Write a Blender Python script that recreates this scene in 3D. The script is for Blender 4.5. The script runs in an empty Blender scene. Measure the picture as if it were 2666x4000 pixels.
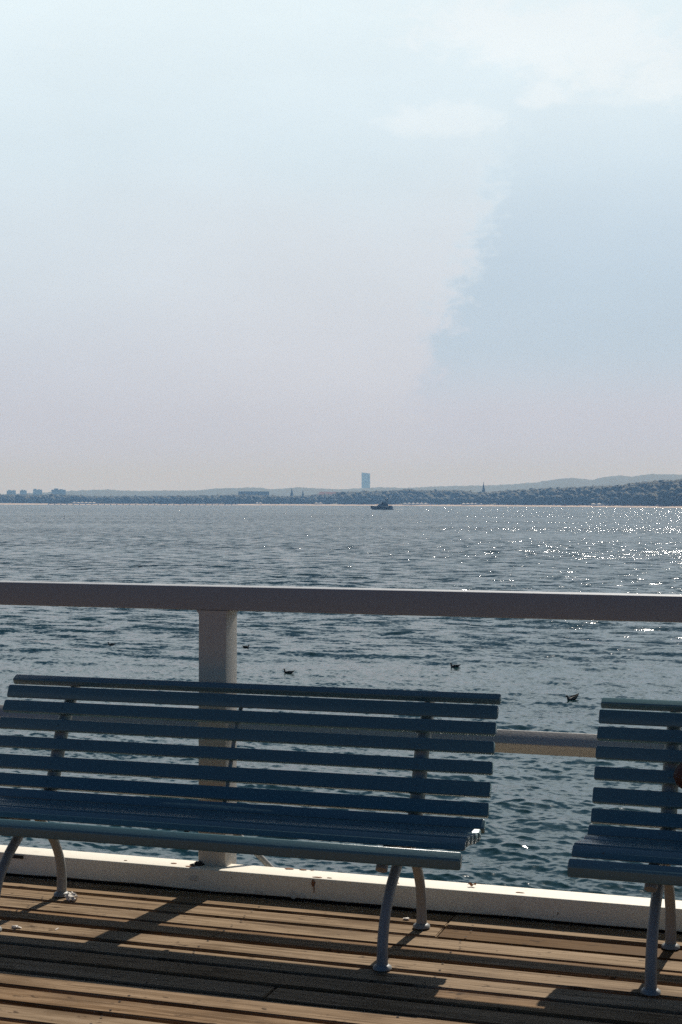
import bpy, bmesh, math, random
import numpy as np
from mathutils import Vector, Matrix, noise

random.seed(7)
RNG = np.random.default_rng(7)
scene = bpy.context.scene
COL = scene.collection

# ------------------------------------------------------------------ camera
CAM_H = 1.65                 # eye above the deck (deck top is z = 0)
SEA_Z = -4.35
FPX = 5950.0                 # focal length in pixels of the 2666 x 4000 photograph
YAW = math.atan(5950.0 / 18200.0)
ROLL = math.atan(.0024)
PITCH = -math.atan((2000 - 1963) / FPX)
FWD = Vector((-math.sin(YAW) * math.cos(PITCH), math.cos(YAW) * math.cos(PITCH), math.sin(PITCH)))
_r0 = Vector((math.cos(YAW), math.sin(YAW), 0))
_u0 = _r0.cross(FWD)
RIGHT = _r0 * math.cos(ROLL) + _u0 * math.sin(ROLL)
UP = _u0 * math.cos(ROLL) - _r0 * math.sin(ROLL)
cam_data = bpy.data.cameras.new("camera")
cam = bpy.data.objects.new("camera", cam_data)
COL.objects.link(cam)
_m = Matrix((RIGHT, UP, -FWD)).transposed().to_4x4()
_m.translation = (0, 0, CAM_H)
cam.matrix_world = _m
cam_data.sensor_fit = 'VERTICAL'
cam_data.sensor_height = 36
cam_data.lens = 36 * FPX / 4000
cam_data.clip_start = .05
cam_data.clip_end = 40000
scene.camera = cam

# ------------------------------------------------------------------ sun, sky, exposure
SUN_AZ = math.radians(5.1)      # east of +Y
SUN_EL = math.radians(45.2)
SUN = Vector((math.sin(SUN_AZ) * math.cos(SUN_EL), math.cos(SUN_AZ) * math.cos(SUN_EL), math.sin(SUN_EL)))
sl = bpy.data.lights.new("sun", 'SUN')
sl.energy = 5.0
sl.angle = math.radians(.5)
sl.color = (1, .95, .87)
so = bpy.data.objects.new("sun", sl)
so.rotation_euler = SUN.to_track_quat('Z', 'Y').to_euler()
so.location = (0, 0, 30)
COL.objects.link(so)

vs = scene.view_settings
vs.view_transform = 'Standard'
vs.look = 'None'
vs.gamma = 1
vs.use_curve_mapping = False
vs.exposure = 0.02
scene.cycles.use_denoising = False
scene.cycles.volume_bounces = 0
scene.cycles.sample_clamp_indirect = 4


class NT:
    """small helper for node trees"""
    def __init__(self, tree):
        self.t = tree
        tree.nodes.clear()

    def n(self, kind, **kw):
        nd = self.t.nodes.new(kind)
        for k, v in kw.items():
            setattr(nd, k, v)
        return nd

    def link(self, a, b):
        self.t.links.new(a, b)

    def put(self, sock, v):
        if hasattr(v, 'is_output'):
            self.link(v, sock)
        elif isinstance(v, (tuple, list)) and len(v) == 3 and sock.type == 'RGBA':
            sock.default_value = (*v, 1)
        else:
            sock.default_value = v

    def m(self, op, a, b=0.0, c=0.0):
        nd = self.n('ShaderNodeMath', operation=op)
        self.put(nd.inputs[0], a); self.put(nd.inputs[1], b); self.put(nd.inputs[2], c)
        return nd.outputs[0]

    def vm(self, op, a, b=(0, 0, 0)):
        nd = self.n('ShaderNodeVectorMath', operation=op)
        self.put(nd.inputs[0], a); self.put(nd.inputs[1], b)
        return nd.outputs['Value'] if op in ('DOT_PRODUCT', 'LENGTH') else nd.outputs[0]

    def scale(self, a, s):
        nd = self.n('ShaderNodeVectorMath', operation='SCALE')
        self.put(nd.inputs[0], a); self.put(nd.inputs[3], s)
        return nd.outputs[0]

    def mix(self, f, a, b, blend='MIX'):
        nd = self.n('ShaderNodeMix', data_type='RGBA', blend_type=blend)
        self.put(nd.inputs[0], f); self.put(nd.inputs[6], a); self.put(nd.inputs[7], b)
        return nd.outputs[2]

    def noise(self, vec, scale, detail=4, rough=.55, dist=0.0):
        nd = self.n('ShaderNodeTexNoise')
        if vec is not None:
            self.link(vec, nd.inputs['Vector'])
        nd.inputs['Scale'].default_value = scale
        nd.inputs['Detail'].default_value = detail
        nd.inputs['Roughness'].default_value = rough
        nd.inputs['Distortion'].default_value = dist
        return nd.outputs['Fac']

    def smooth(self, v, lo, hi, a=0.0, b=1.0):
        nd = self.n('ShaderNodeMapRange', interpolation_type='SMOOTHSTEP')
        self.put(nd.inputs[0], v); self.put(nd.inputs[1], lo); self.put(nd.inputs[2], hi)
        self.put(nd.inputs[3], a); self.put(nd.inputs[4], b)
        return nd.outputs[0]

    def xyz(self, x, y, z):
        nd = self.n('ShaderNodeCombineXYZ')
        self.put(nd.inputs[0], x); self.put(nd.inputs[1], y); self.put(nd.inputs[2], z)
        return nd.outputs[0]

    def ramp(self, f, stops):
        nd = self.n('ShaderNodeValToRGB')
        cr = nd.color_ramp
        while len(cr.elements) < len(stops):
            cr.elements.new(.5)
        for e, (p, c) in zip(cr.elements, stops):
            e.position = p
            e.color = (*c, 1)
        self.put(nd.inputs[0], f)
        return nd.outputs[0]


# the sky: Nishita with a hazy veil that brightens towards the sun, and a few clouds
world = bpy.data.worlds.new("World")
scene.world = world
world.use_nodes = True
W = NT(world.node_tree)
tc = W.n('ShaderNodeTexCoord').outputs['Generated']
sky = W.n('ShaderNodeTexSky', sky_type='NISHITA')
sky.sun_disc = False
sky.sun_elevation = SUN_EL
sky.sun_rotation = SUN_AZ
sky.air_density = 1.0
sky.dust_density = 1.0
sky.ozone_density = 2.5
sep = W.n('ShaderNodeSeparateXYZ')
W.link(tc, sep.inputs[0])
dx, dy, dz = sep.outputs
D = 57.2958
az = W.m('MULTIPLY', W.m('ARCTAN2', dx, dy), D)              # degrees, + is right of +Y
az = W.m('ADD', az, math.degrees(YAW))                       # measured from the look-out direction of the pier
el = W.m('MULTIPLY', W.m('ARCSINE', dz), D)
cs = W.vm('DOT_PRODUCT', tc, tuple(SUN))
ang = W.m('MULTIPLY', W.m('ARCCOSINE', cs), D)               # angle to the sun
# veil of thin haze: strongest near the horizon and around the sun
veil_h = W.m('POWER', 2.71828, W.m('MULTIPLY', W.m('ABSOLUTE', el), -1 / 16.0))
veil_s = W.m('POWER', 2.71828, W.m('MULTIPLY', ang, -1 / 14.0))
front = W.smooth(ang, 25.0, 105.0, 1.0, 0.0)
SKY = W.scale(sky.outputs[0], .042)
SKY = W.mix(1.0, SKY, (.20, .48, .82), 'MULTIPLY')
veil_col = W.ramp(W.m('DIVIDE', el, 22.0), [(0.0, (.55, .60, .85)), (.15, (.565, .605, .75)), (.36, (.63, .73, .84)), (.55, (.68, .81, .91)), (.85, (.80, .925, .99)), (1.0, (.77, .93, 1.06))])
veil_f = W.m('MULTIPLY', W.smooth(ang, 52.0, 88.0, 1.0, .0), W.smooth(el, 17.5, 28.0, 1.0, .02))
BASE = W.mix(veil_f, SKY, veil_col)
BASE = W.mix(W.m('MULTIPLY', veil_s, .22), BASE, (1.3, 1.3, 1.28))
# clouds
p2 = W.xyz(az, W.m('MULTIPLY', el, 1.6), 0.0)
n1 = W.noise(p2, .35, 7, .6, .2)
n2 = W.noise(p2, .09, 4, .5)
n3 = W.m('SUBTRACT', W.noise(p2, 1.1, 6, .62, .4), .5)
nn = W.m('SUBTRACT', n1, .5)
nb = W.m('SUBTRACT', n2, .5)
# broad pale cloud bank whose ragged right edge climbs to the right
edge = W.m('ADD', W.m('MULTIPLY', W.m('SUBTRACT', el, 4.0), .33), 3.0)
dd = W.m('ADD', W.m('SUBTRACT', az, edge), W.m('ADD', W.m('MULTIPLY', nn, 6.5), W.m('MULTIPLY', n3, 4.2)))
bank = W.smooth(dd, -.95, .55, 1.0, 0.0)
bank = W.m('MULTIPLY', bank, W.smooth(W.m('ADD', el, W.m('MULTIPLY', nb, 6.0)), 9.5, 14.0, 1.0, 0.0))
bank = W.m('MULTIPLY', bank, W.smooth(az, -13.0, -1.0, .35, 1.0))
bank = W.m('MULTIPLY', bank, W.smooth(el, 2.0, 5.5, .25, 1.0))
bank_col = W.ramp(W.m('DIVIDE', el, 14.0), [(0, (.58, .595, .72)), (.5, (.665, .71, .80)), (1, (.74, .83, .90))])
BASE = W.mix(W.m('MULTIPLY', bank, .75), BASE, bank_col)
# bluer gap right of the bank
gap = W.m('MULTIPLY', W.smooth(dd, -.4, 1.2, 0.0, 1.0), W.m('MULTIPLY', W.smooth(el, 3.2, 6.0), W.smooth(el, 7.5, 15.0, 1.0, 0.0)))
gap = W.m('MULTIPLY', gap, W.smooth(az, 16.0, 32.0, 1.0, 0.0))
BASE = W.mix(W.m('MULTIPLY', gap, .66), BASE, (.475, .61, .755))


def puff(a0, e0, wa, we, soft, amp, tilt=0.0):
    u = W.m('DIVIDE', W.m('SUBTRACT', az, a0), wa)
    v = W.m('DIVIDE', W.m('SUBTRACT', W.m('SUBTRACT', el, e0), W.m('MULTIPLY', W.m('SUBTRACT', az, a0), tilt)), we)
    r = W.m('SQRT', W.m('ADD', W.m('MULTIPLY', u, u), W.m('MULTIPLY', v, v)))
    r = W.m('ADD', r, W.m('ADD', W.m('MULTIPLY', nn, 2.8), W.m('ADD', W.m('MULTIPLY', n3, 2.2), W.m('MULTIPLY', nb, 1.0))))
    return W.m('MULTIPLY', W.smooth(r, 1.0 - soft, 1.0 + soft, 1.0, 0.0), amp)


masks = [puff(8.8, 16.6, 5.4, 1.3, .6, .85, -.16), puff(12.5, 15.0, 3.2, .55, .6, .7, -.05), puff(7.6, 14.9, .9, .4, .6, .65),
         puff(3.4, 14.1, 2.1, .45, .65, .5, .03), puff(10.2, 14.6, 1.6, .25, .6, .4), puff(-30, 20, 14, 3, .5, .5), puff(28, 24, 14, 4, .5, .6)]
cl = masks[0]
for k in masks[1:]:
    cl = W.m('MAXIMUM', cl, k)
BASE = W.mix(cl, BASE, (.86, .94, .99))
# faint mottling so that the veil is not even
mot = W.noise(W.xyz(W.m('MULTIPLY', az, .6), W.m('MULTIPLY', el, 1.5), 3.0), .22, 6, .6)
BASE = W.scale(BASE, W.m('ADD', .94, W.m('MULTIPLY', mot, .12)))
bg = W.n('ShaderNodeBackground')
W.link(BASE, bg.inputs[0])
bg.inputs[1].default_value = 1.0
wo = W.n('ShaderNodeOutputWorld')
W.link(bg.outputs[0], wo.inputs[0])


# ------------------------------------------------------------------ helpers
def ray(x, y):
    """direction seen at pixel x, y of the 2666 x 4000 photograph"""
    return FWD + RIGHT * ((x - 1333) / FPX) + UP * ((2000 - y) / FPX)


def on_z(x, y, z):
    d = ray(x, y)
    return Vector((0, 0, CAM_H)) + d * ((z - CAM_H) / d.z)


def at_dist(x, y, dist):
    """world point at horizontal distance dist seen at that pixel"""
    d = ray(x, y)
    return Vector((0, 0, CAM_H)) + d * (dist / math.hypot(d.x, d.y))


def azdir(a):
    """unit vector at azimuth a (radians, + right) from the look-out direction"""
    t = a - YAW
    return Vector((math.sin(t), math.cos(t), 0))


def material(name):
    m = bpy.data.materials.new(name)
    m.use_nodes = True
    return m, NT(m.node_tree)


def finish(t, color, rough=.5, bump=None, strength=.3, dist=.01, **kw):
    p = t.n('ShaderNodeBsdfPrincipled')
    t.put(p.inputs['Base Color'], color)
    t.put(p.inputs['Roughness'], rough)
    for k, v in kw.items():
        t.put(p.inputs[k.replace('_', ' ')], v)
    if bump is not None:
        b = t.n('ShaderNodeBump')
        b.inputs['Strength'].default_value = strength
        b.inputs['Distance'].default_value = dist
        t.link(bump, b.inputs['Height'])
        t.link(b.outputs[0], p.inputs['Normal'])
    o = t.n('ShaderNodeOutputMaterial')
    t.link(p.outputs[0], o.inputs[0])
    return p


def plain(name, color, rough=.5, var=.12, scale=3.0, **kw):
    m, t = material(name)
    oc = t.n('ShaderNodeTexCoord').outputs['Object']
    f = t.noise(oc, scale, 5)
    c = t.mix(f, tuple(v * (1 - var) for v in color), tuple(min(1, v * (1 + var)) for v in color))
    finish(t, c, rough, **kw)
    return m


def new_obj(name, bm, mat, parent=None, smooth=None, loc=None):
    me = bpy.data.meshes.new(name)
    bmesh.ops.recalc_face_normals(bm, faces=bm.faces)
    bm.to_mesh(me)
    bm.free()
    me.materials.append(mat)
    if smooth:
        me.polygons.foreach_set('use_smooth', [True] * len(me.polygons))
        me.set_sharp_from_angle(angle=math.radians(smooth))
    o = bpy.data.objects.new(name, me)
    COL.objects.link(o)
    if parent:
        o.parent = parent
    if loc is not None:
        o.location = loc
    return o


def np_obj(name, verts, faces, mat, smooth=False, parent=None):
    """mesh from numpy arrays (faces: n x 3 or n x 4)"""
    me = bpy.data.meshes.new(name)
    nv, nf, k = len(verts), len(faces), faces.shape[1]
    me.vertices.add(nv)
    me.vertices.foreach_set('co', np.ascontiguousarray(verts, np.float32).ravel())
    me.loops.add(nf * k)
    me.loops.foreach_set('vertex_index', np.ascontiguousarray(faces, np.int32).ravel())
    me.polygons.add(nf)
    me.polygons.foreach_set('loop_start', np.arange(0, nf * k, k, dtype=np.int32))
    if smooth:
        me.polygons.foreach_set('use_smooth', np.ones(nf, bool))
    me.update(calc_edges=True)
    me.materials.append(mat)
    o = bpy.data.objects.new(name, me)
    COL.objects.link(o)
    if parent:
        o.parent = parent
    return o


def empty(name, loc, label, cat, group=None):
    o = bpy.data.objects.new(name, None)
    o.empty_display_size = .2
    o.location = loc
    COL.objects.link(o)
    return tag(o, label, cat, group)


def tag(o, label, cat, group=None):
    o['label'] = label
    o['category'] = cat
    if group:
        o['group'] = group
    return o


def struct(o, kind='structure'):
    o['kind'] = kind
    return o


def bm_box(bm, x0, x1, y0, y1, z0, z1, bev=0.0, seg=1):
    r = bmesh.ops.create_cube(bm, size=1)
    vs_ = r['verts']
    bmesh.ops.scale(bm, vec=(x1 - x0, y1 - y0, z1 - z0), verts=vs_)
    bmesh.ops.translate(bm, vec=((x0 + x1) / 2, (y0 + y1) / 2, (z0 + z1) / 2), verts=vs_)
    if bev:
        es = list({e for v in vs_ for e in v.link_edges})
        bmesh.ops.bevel(bm, geom=es, offset=bev, segments=seg, affect='EDGES', clamp_overlap=True)
    return vs_


def round_poly(pts, r, seg=3):
    out = []
    n = len(pts)
    for i in range(n):
        p = Vector(pts[i]); a = Vector(pts[i - 1]); b = Vector(pts[(i + 1) % n])
        rr = min(r, (a - p).length * .45, (b - p).length * .45)
        s = p + (a - p).normalized() * rr
        e = p + (b - p).normalized() * rr
        for k in range(seg + 1):
            t = k / seg
            out.append(((1 - t) ** 2) * s + 2 * t * (1 - t) * p + t * t * e)
    return out


def bm_extrude_x(bm, poly, x0, x1, cham=.003):
    """solid with the (y, z) outline poly running along x, its two ends slightly eased"""
    c = sum((Vector(p) for p in poly), Vector((0, 0))) / len(poly)
    rings = []
    for x, ins in ((x0, cham), (x0 + cham, 0), (x1 - cham, 0), (x1, cham)):
        ring = []
        for p in poly:
            d = Vector(p) - c
            q = c + d * (1 - ins / max(d.length, 1e-4))
            ring.append(bm.verts.new((x, q.x, q.y)))
        rings.append(ring)
    n = len(poly)
    for a, b in zip(rings, rings[1:]):
        for i in range(n):
            bm.faces.new((a[i], a[(i + 1) % n], b[(i + 1) % n], b[i]))
    bm.faces.new(rings[0])
    bm.faces.new(list(reversed(rings[-1])))


def catmull(pts, per=6):
    P = [Vector(p) for p in pts]
    P = [2 * P[0] - P[1]] + P + [2 * P[-1] - P[-2]]
    out = []
    for i in range(1, len(P) - 2):
        for k in range(per):
            t = k / per
            out.append(.5 * ((2 * P[i]) + (P[i + 1] - P[i - 1]) * t + (2 * P[i - 1] - 5 * P[i] + 4 * P[i + 1] - P[i + 2]) * t * t
                             + (3 * P[i] - P[i - 1] - 3 * P[i + 1] + P[i + 2]) * t ** 3))
    out.append(P[-2].copy())
    return out


def bm_sweep(bm, path, ra, rb, side=Vector((1, 0, 0)), seg=12, smoothpath=True, per=6):
    """tube along path: half-width ra along `side`, rb across; ra, rb may be lists per control point"""
    n0 = len(path)
    A = ra if isinstance(ra, (list, tuple)) else [ra] * n0
    B = rb if isinstance(rb, (list, tuple)) else [rb] * n0
    if smoothpath:
        P = catmull(path, per)
        ts = [i / per for i in range(len(P))]
    else:
        P = [Vector(p) for p in path]
        ts = list(range(n0))

    def lerp(L, t):
        i = min(int(t), n0 - 2)
        f = t - i
        return L[i] * (1 - f) + L[i + 1] * f
    rings = []
    for i, p in enumerate(P):
        tg = (P[min(i + 1, len(P) - 1)] - P[max(i - 1, 0)]).normalized()
        s = (side - tg * side.dot(tg)).normalized()
        u = tg.cross(s)
        a, b = lerp(A, ts[i]), lerp(B, ts[i])
        rings.append([bm.verts.new(p + s * (a * math.cos(2 * math.pi * k / seg)) + u * (b * math.sin(2 * math.pi * k / seg))) for k in range(seg)])
    for q, w in zip(rings, rings[1:]):
        for k in range(seg):
            bm.faces.new((q[k], q[(k + 1) % seg], w[(k + 1) % seg], w[k]))
    bm.faces.new(list(reversed(rings[0])))
    bm.faces.new(rings[-1])


def bm_lump(bm, loc, r, squash=(1, 1, 1), jag=.35, sub=2, seed=0.0):
    res = bmesh.ops.create_icosphere(bm, subdivisions=sub, radius=1)
    for v in res['verts']:
        n_ = noise.noise(v.co * 1.7 + Vector((seed, seed * 2.3, 0))) + .5 * noise.noise(v.co * 4.1 + Vector((0, seed, 7)))
        k = r * (1 + jag * n_)
        v.co = Vector((v.co.x * k * squash[0], v.co.y * k * squash[1], v.co.z * k * squash[2])) + Vector(loc)


# ------------------------------------------------------------------ materials
def paint(name, color, rough=.38, dirt=.25, dirt_col=(.20, .15, .09), spots=True):
    m, t = material(name)
    oc = t.n('ShaderNodeTexCoord').outputs['Object']
    f = t.noise(oc, 1.3, 6, .6)
    g = t.noise(oc, 14, 4, .6)
    c = t.mix(f, tuple(v * .93 for v in color), tuple(min(1, v * 1.05) for v in color))
    d = t.smooth(t.m('ADD', t.m('MULTIPLY', f, .6), t.m('MULTIPLY', g, .5)), .60, .78, 0.0, dirt)
    c = t.mix(d, c, dirt_col)
    if spots:
        sp = t.smooth(t.noise(oc, 42, 2, .5), .735, .775, 0.0, .7)
        c = t.mix(sp, c, (.09, .055, .03))
    b = t.noise(oc, 95, 3, .6)
    finish(t, c, t.m('ADD', rough, t.m('MULTIPLY', g, .12)), b, .14, .004)
    return m


M_white = paint('shaded_white_paint', (.31, .31, .31))  # white rail paint, its base colour darkened to stand for the shaded front
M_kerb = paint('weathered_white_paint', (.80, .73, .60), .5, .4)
M_post = paint('bounce_lit_white_paint', (.47, .435, .385))  # posts and middle rail: warm bounced light put into the white paint's colour
M_bench = paint('shade_blue_bench_paint', (.085, .168, .182), .24, .12, (.10, .10, .10))  # white benches, the dark blue of their shade put into the base colour
M_leg = paint('grey_cast_paint', (.25, .25, .235), .42, .3)
M_black = plain('dark_stain', (.02, .018, .015), .8)
M_steel = plain('steel', (.5, .48, .45), .18, Metallic=1.0)
M_leaf = plain('dry_leaf', (.30, .17, .08), .7, .4, 60)
M_scrap = plain('pale_scrap', (.72, .66, .58), .7, .25, 60)
M_bag = plain('brown_leather', (.055, .012, .006), .5, .3, 25)
M_bird = plain('dark_feathers', (.035, .030, .026), .7, .5, 8)
M_birdw = plain('brown_wing_feathers', (.09, .07, .045), .7, .5, 10)
M_bill = plain('bird_bill', (.20, .12, .03), .5)


def wood_material():
    m, t = material('weathered_deck_wood')
    oc = t.n('ShaderNodeTexCoord').outputs['Object']
    at = t.n('ShaderNodeAttribute', attribute_name='tone')
    tone = at.outputs['Fac']
    sh = t.xyz(t.m('MULTIPLY', tone, 37.0), t.m('MULTIPLY', tone, 11.0), tone)
    v = t.vm('ADD', oc, sh)
    vg = t.vm('MULTIPLY', v, (1.6, 46.0, 46.0))
    grain = t.noise(vg, 1.0, 6, .65, 1.2)
    vf = t.vm('MULTIPLY', v, (4.0, 210.0, 210.0))
    fine = t.noise(vf, 1.0, 3, .6)
    blot = t.noise(t.vm('MULTIPLY', v, (2.2, 7.0, 7.0)), 1.0, 5, .6)
    spot = t.noise(t.vm('MULTIPLY', v, (16.0, 30.0, 30.0)), 1.0, 3, .55)
    c = t.ramp(grain, [(.3, (.085, .048, .022)), (.46, (.25, .155, .085)), (.58, (.35, .235, .145)), (.75, (.45, .32, .215))])
    grey = t.ramp(grain, [(.3, (.13, .088, .052)), (.5, (.34, .25, .17)), (.75, (.50, .385, .285))])
    c = t.mix(t.smooth(tone, .25, .8), c, grey)
    c = t.mix(t.smooth(tone, .16, .04, 0.0, .75), c, (.115, .066, .028))
    c = t.mix(t.smooth(blot, .48, .68, 0.0, .6), c, (.12, .072, .035))
    c = t.mix(t.smooth(spot, .62, .72, 0.0, .8), c, (.055, .035, .022))
    # lengthwise checks (cracks)
    vc = t.vm('MULTIPLY', v, (.75, 58.0, 0.0))
    ck = t.noise(vc, 1.0, 3, .5, .5)
    ckm = t.smooth(ck, .675, .71)
    c = t.mix(t.m('MULTIPLY', ckm, .85), c, (.03, .018, .010))
    # knots
    vo = t.n('ShaderNodeTexVoronoi', feature='F1')
    t.link(t.vm('MULTIPLY', v, (2.2, 7.5, 7.5)), vo.inputs['Vector'])
    vo.inputs['Scale'].default_value = 1.0
    kn = t.smooth(vo.outputs['Distance'], .05, .11, .75, 0.0)
    c = t.mix(kn, c, (.075, .038, .018))
    c = t.mix(1.0, c, (.74, .70, .62), 'MULTIPLY')
    c = t.mix(t.smooth(tone, -.4, -.6), c, (.045, .040, .036))
    h = t.m('ADD', t.m('MULTIPLY', grain, .6), t.m('MULTIPLY', fine, .5))
    h = t.m('SUBTRACT', h, t.m('MULTIPLY', ckm, 1.1))
    finish(t, c, t.smooth(blot, .3, .7, .72, .6), h, .55, .006, Specular_IOR_Level=.05)
    return m


M_wood = wood_material()
M_beam = plain('dark_wet_timber', (.030, .022, .016), .7)


def water_material():
    m, t = material('sea_water')
    oc = t.n('ShaderNodeTexCoord').outputs['Object']
    lost = t.n('ShaderNodeAttribute', attribute_name='unresolved_slope').outputs['Fac']

    def slopes(vec, scale, detail, rough):
        nd = t.n('ShaderNodeTexNoise')
        t.link(vec, nd.inputs['Vector'])
        nd.inputs['Scale'].default_value = scale
        nd.inputs['Detail'].default_value = detail
        nd.inputs['Roughness'].default_value = rough
        return t.vm('SUBTRACT', nd.outputs['Color'], (.5, .5, .5))
    st = t.vm('MULTIPLY', oc, (.75, 1.3, 1.0))
    fine = t.scale(slopes(st, 7.0, 4, .62), .75)                      # capillary ripples, everywhere
    far = t.scale(t.vm('ADD', slopes(st, .55, 7, .74), (0.0, -.075, 0.0)), t.m('MULTIPLY', lost, 12.2))  # waves too small for the mesh at that distance
    gust = t.smooth(t.noise(t.vm('MULTIPLY', oc, (.35, 1.0, 1.0)), .02, 4, .6), .3, .7, .75, 1.2)
    sl_ = t.scale(t.vm('ADD', fine, far), gust)
    sl_ = t.vm('MULTIPLY', sl_, (1.1, 1.0, 0.0))
    nrm = t.vm('NORMALIZE', t.vm('ADD', t.n('ShaderNodeNewGeometry').outputs['Normal'], sl_))
    c = t.mix(t.noise(oc, .05, 3), (.004, .023, .026), (.007, .034, .036))
    p = finish(t, c, .115, IOR=1.333)
    t.link(nrm, p.inputs['Normal'])
    return m


M_sea = water_material()


# ------------------------------------------------------------------ the sea
def band(N, L, lmin, lmax, slope, wind, spread, seed, chop):
    """one tile of random wind waves with wavelengths lmin..lmax, as height and sideways shift"""
    rng = np.random.default_rng(seed)
    k1 = np.fft.fftfreq(N, L / N) * 2 * np.pi
    kx, ky = np.meshgrid(k1, k1, indexing='ij')
    k = np.hypot(kx, ky)
    k[0, 0] = 1
    th = np.arctan2(ky, kx) - wind
    amp = np.where((k > 2 * np.pi / lmax) & (k < 2 * np.pi / lmin), k ** -1.75, 0) * (np.abs(np.cos(th)) ** spread + .04)
    H = amp * (rng.normal(size=(N, N)) + 1j * rng.normal(size=(N, N)))
    h = np.real(np.fft.ifft2(H))
    sx = np.real(np.fft.ifft2(1j * kx * H))
    sy = np.real(np.fft.ifft2(1j * ky * H))
    s = slope / np.sqrt((sx ** 2 + sy ** 2).mean())
    Dx = np.real(np.fft.ifft2(-1j * kx / k * H))
    Dy = np.real(np.fft.ifft2(-1j * ky / k * H))
    return (h * s, -Dx * s * chop, -Dy * s * chop, L, lmin, lmax)


def sample(T, L, x, y, ang):
    N = T.shape[0]
    c, s = math.cos(ang), math.sin(ang)
    u = ((x * c + y * s) / L % 1.0) * N
    v = ((-x * s + y * c) / L % 1.0) * N
    i = np.floor(u).astype(int); j = np.floor(v).astype(int)
    f = u - i; g = v - j
    i %= N; j %= N
    i1 = (i + 1) % N; j1 = (j + 1) % N
    return (T[i, j] * (1 - f) * (1 - g) + T[i1, j] * f * (1 - g) + T[i, j1] * (1 - f) * g + T[i1, j1] * f * g)


WIND = math.radians(78)
BANDS = [band(512, 97, 3.2, 15, .036, WIND, 2.0, 11, .9), band(768, 41, .6, 2.4, .082, WIND + .15, 1.5, 12, 1.2),
         band(768, 13.7, .16, .6, .15, WIND - .2, 1.2, 13, 1.1)]


SLOPES = (.036, .082, .15)


def waves(x, y, cell):
    hx = np.zeros_like(x); hy = np.zeros_like(x); hz = np.zeros_like(x); lost = np.zeros_like(x)
    for n_, (h, Dx, Dy, L, lmin, lmax) in enumerate(BANDS):
        w = np.clip((lmin * 1.6 / cell - .8) / .8, 0, 1) * .75 + np.clip((lmax * .9 / cell - .9), 0, 1) * .25
        hz += w * sample(h, L, x, y, 0)
        lost += (1 - w * w) * SLOPES[n_] ** 2
        hx += w * sample(Dx, L, x, y, 0)
        hy += w * sample(Dy, L, x, y, 0)
    return hx, hy, hz, np.sqrt(lost)


def build_sea():
    # rows get longer with distance from the pier, columns fan out over the bay
    inv = np.linspace(1 / 15.0, 1 / 3600.0, 1050)
    dist = np.concatenate([[1.0, 4.0, 8.0, 11.0, 13.0], 1 / inv, [4500.0, 6000.0, 8200.0]])
    a = np.concatenate([np.linspace(-80, -17, 60, endpoint=False), np.linspace(-17, 17, 760), np.linspace(17, 80, 61)[1:]])
    a = np.radians(a) - YAW
    d, t = np.meshgrid(dist, a, indexing='ij')
    x = d * np.sin(t); y = d * np.cos(t)
    dr = np.gradient(dist)[:, None] * np.ones_like(t)
    cell = np.maximum(dr, d * np.gradient(a)[None, :])
    hx, hy, hz, lost = waves(x, y, np.maximum(cell * .8, .02))
    # long low unevenness of the surface far out
    V = np.stack([x + hx, y + hy, SEA_Z + hz], -1).reshape(-1, 3)
    R, Cn = d.shape
    i = np.arange(R - 1)[:, None] * Cn + np.arange(Cn - 1)[None, :]
    F = np.stack([i, i + 1, i + Cn + 1, i + Cn], -1).reshape(-1, 4)[:, ::-1]
    o = np_obj('sea', V, F, M_sea, True)
    at = o.data.attributes.new('unresolved_slope', 'FLOAT', 'POINT')
    at.data.foreach_set('value', lost.ravel().astype(np.float32))
    struct(o)


build_sea()


def sea_height(p):
    x = np.array([p.x]); y = np.array([p.y])
    return SEA_Z + float(waves(x, y, np.array([.15]))[2][0])


# ------------------------------------------------------------------ far shore: land, beach, hills, woods
def table(xs, ys):
    xs = np.array(xs, float); ys = np.array(ys, float)
    return lambda x: np.interp(x, xs, ys)


z1 = lambda L: [(x * .8502, 1750 + y * .8502) for x, y in L]
z2 = lambda L: [(1333 + x * .8502, 1750 + y * .8502) for x, y in L]
TREE = z1([(-900, 215), (0, 216), (300, 216), (460, 224), (600, 222), (900, 220), (1100, 216), (1230, 219), (1330, 222), (1500, 216)]) + \
    z2([(0, 206), (180, 199), (300, 191), (400, 196), (520, 196), (640, 206), (770, 196), (860, 191), (940, 186), (1000, 186), (1080, 181), (1160, 178),
        (1250, 175), (1330, 166), (1400, 158), (1568, 148), (2000, 128), (3200, 100)])
HILL = z1([(-900, 205), (0, 214), (150, 207), (360, 196), (480, 191), (620, 198), (700, 196), (900, 195), (1000, 186), (1180, 181), (1250, 190), (1380, 180), (1430, 184)]) + \
    z2([(0, 190), (180, 180), (300, 184), (450, 176), (600, 173), (700, 171), (800, 166), (900, 158), (1000, 143), (1060, 138), (1150, 148), (1200, 137),
        (1270, 128), (1340, 133), (1420, 122), (1568, 125), (2200, 118), (3200, 130)])
tree_y = table(*zip(*TREE))
hill_y = table(*zip(*HILL))
shore_d = table([-1500, 0, 1000, 1500, 2000, 2350, 2666, 3400, 4500], [3450, 3250, 3050, 2900, 2650, 2330, 1980, 1650, 1400])


def px_of_az(a):
    return 1333 + FPX * np.tan(a)


def top_z(ypx, x, dist):
    yh = 1963 + .0024 * (x - 1333)
    return CAM_H + (yh - ypx) / FPX * dist / np.cos(np.arctan((x - 1333) / FPX)) * np.cos(np.arctan((x - 1333) / FPX))


M_sand = plain('pale_sand', (.46, .37, .30), .9, .15, .05)
M_land = plain('scrub_ground', (.06, .065, .04), .95, .3, .01)
M_hill = plain('wooded_hill', (.05, .06, .045), .95, .45, .006)


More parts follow.
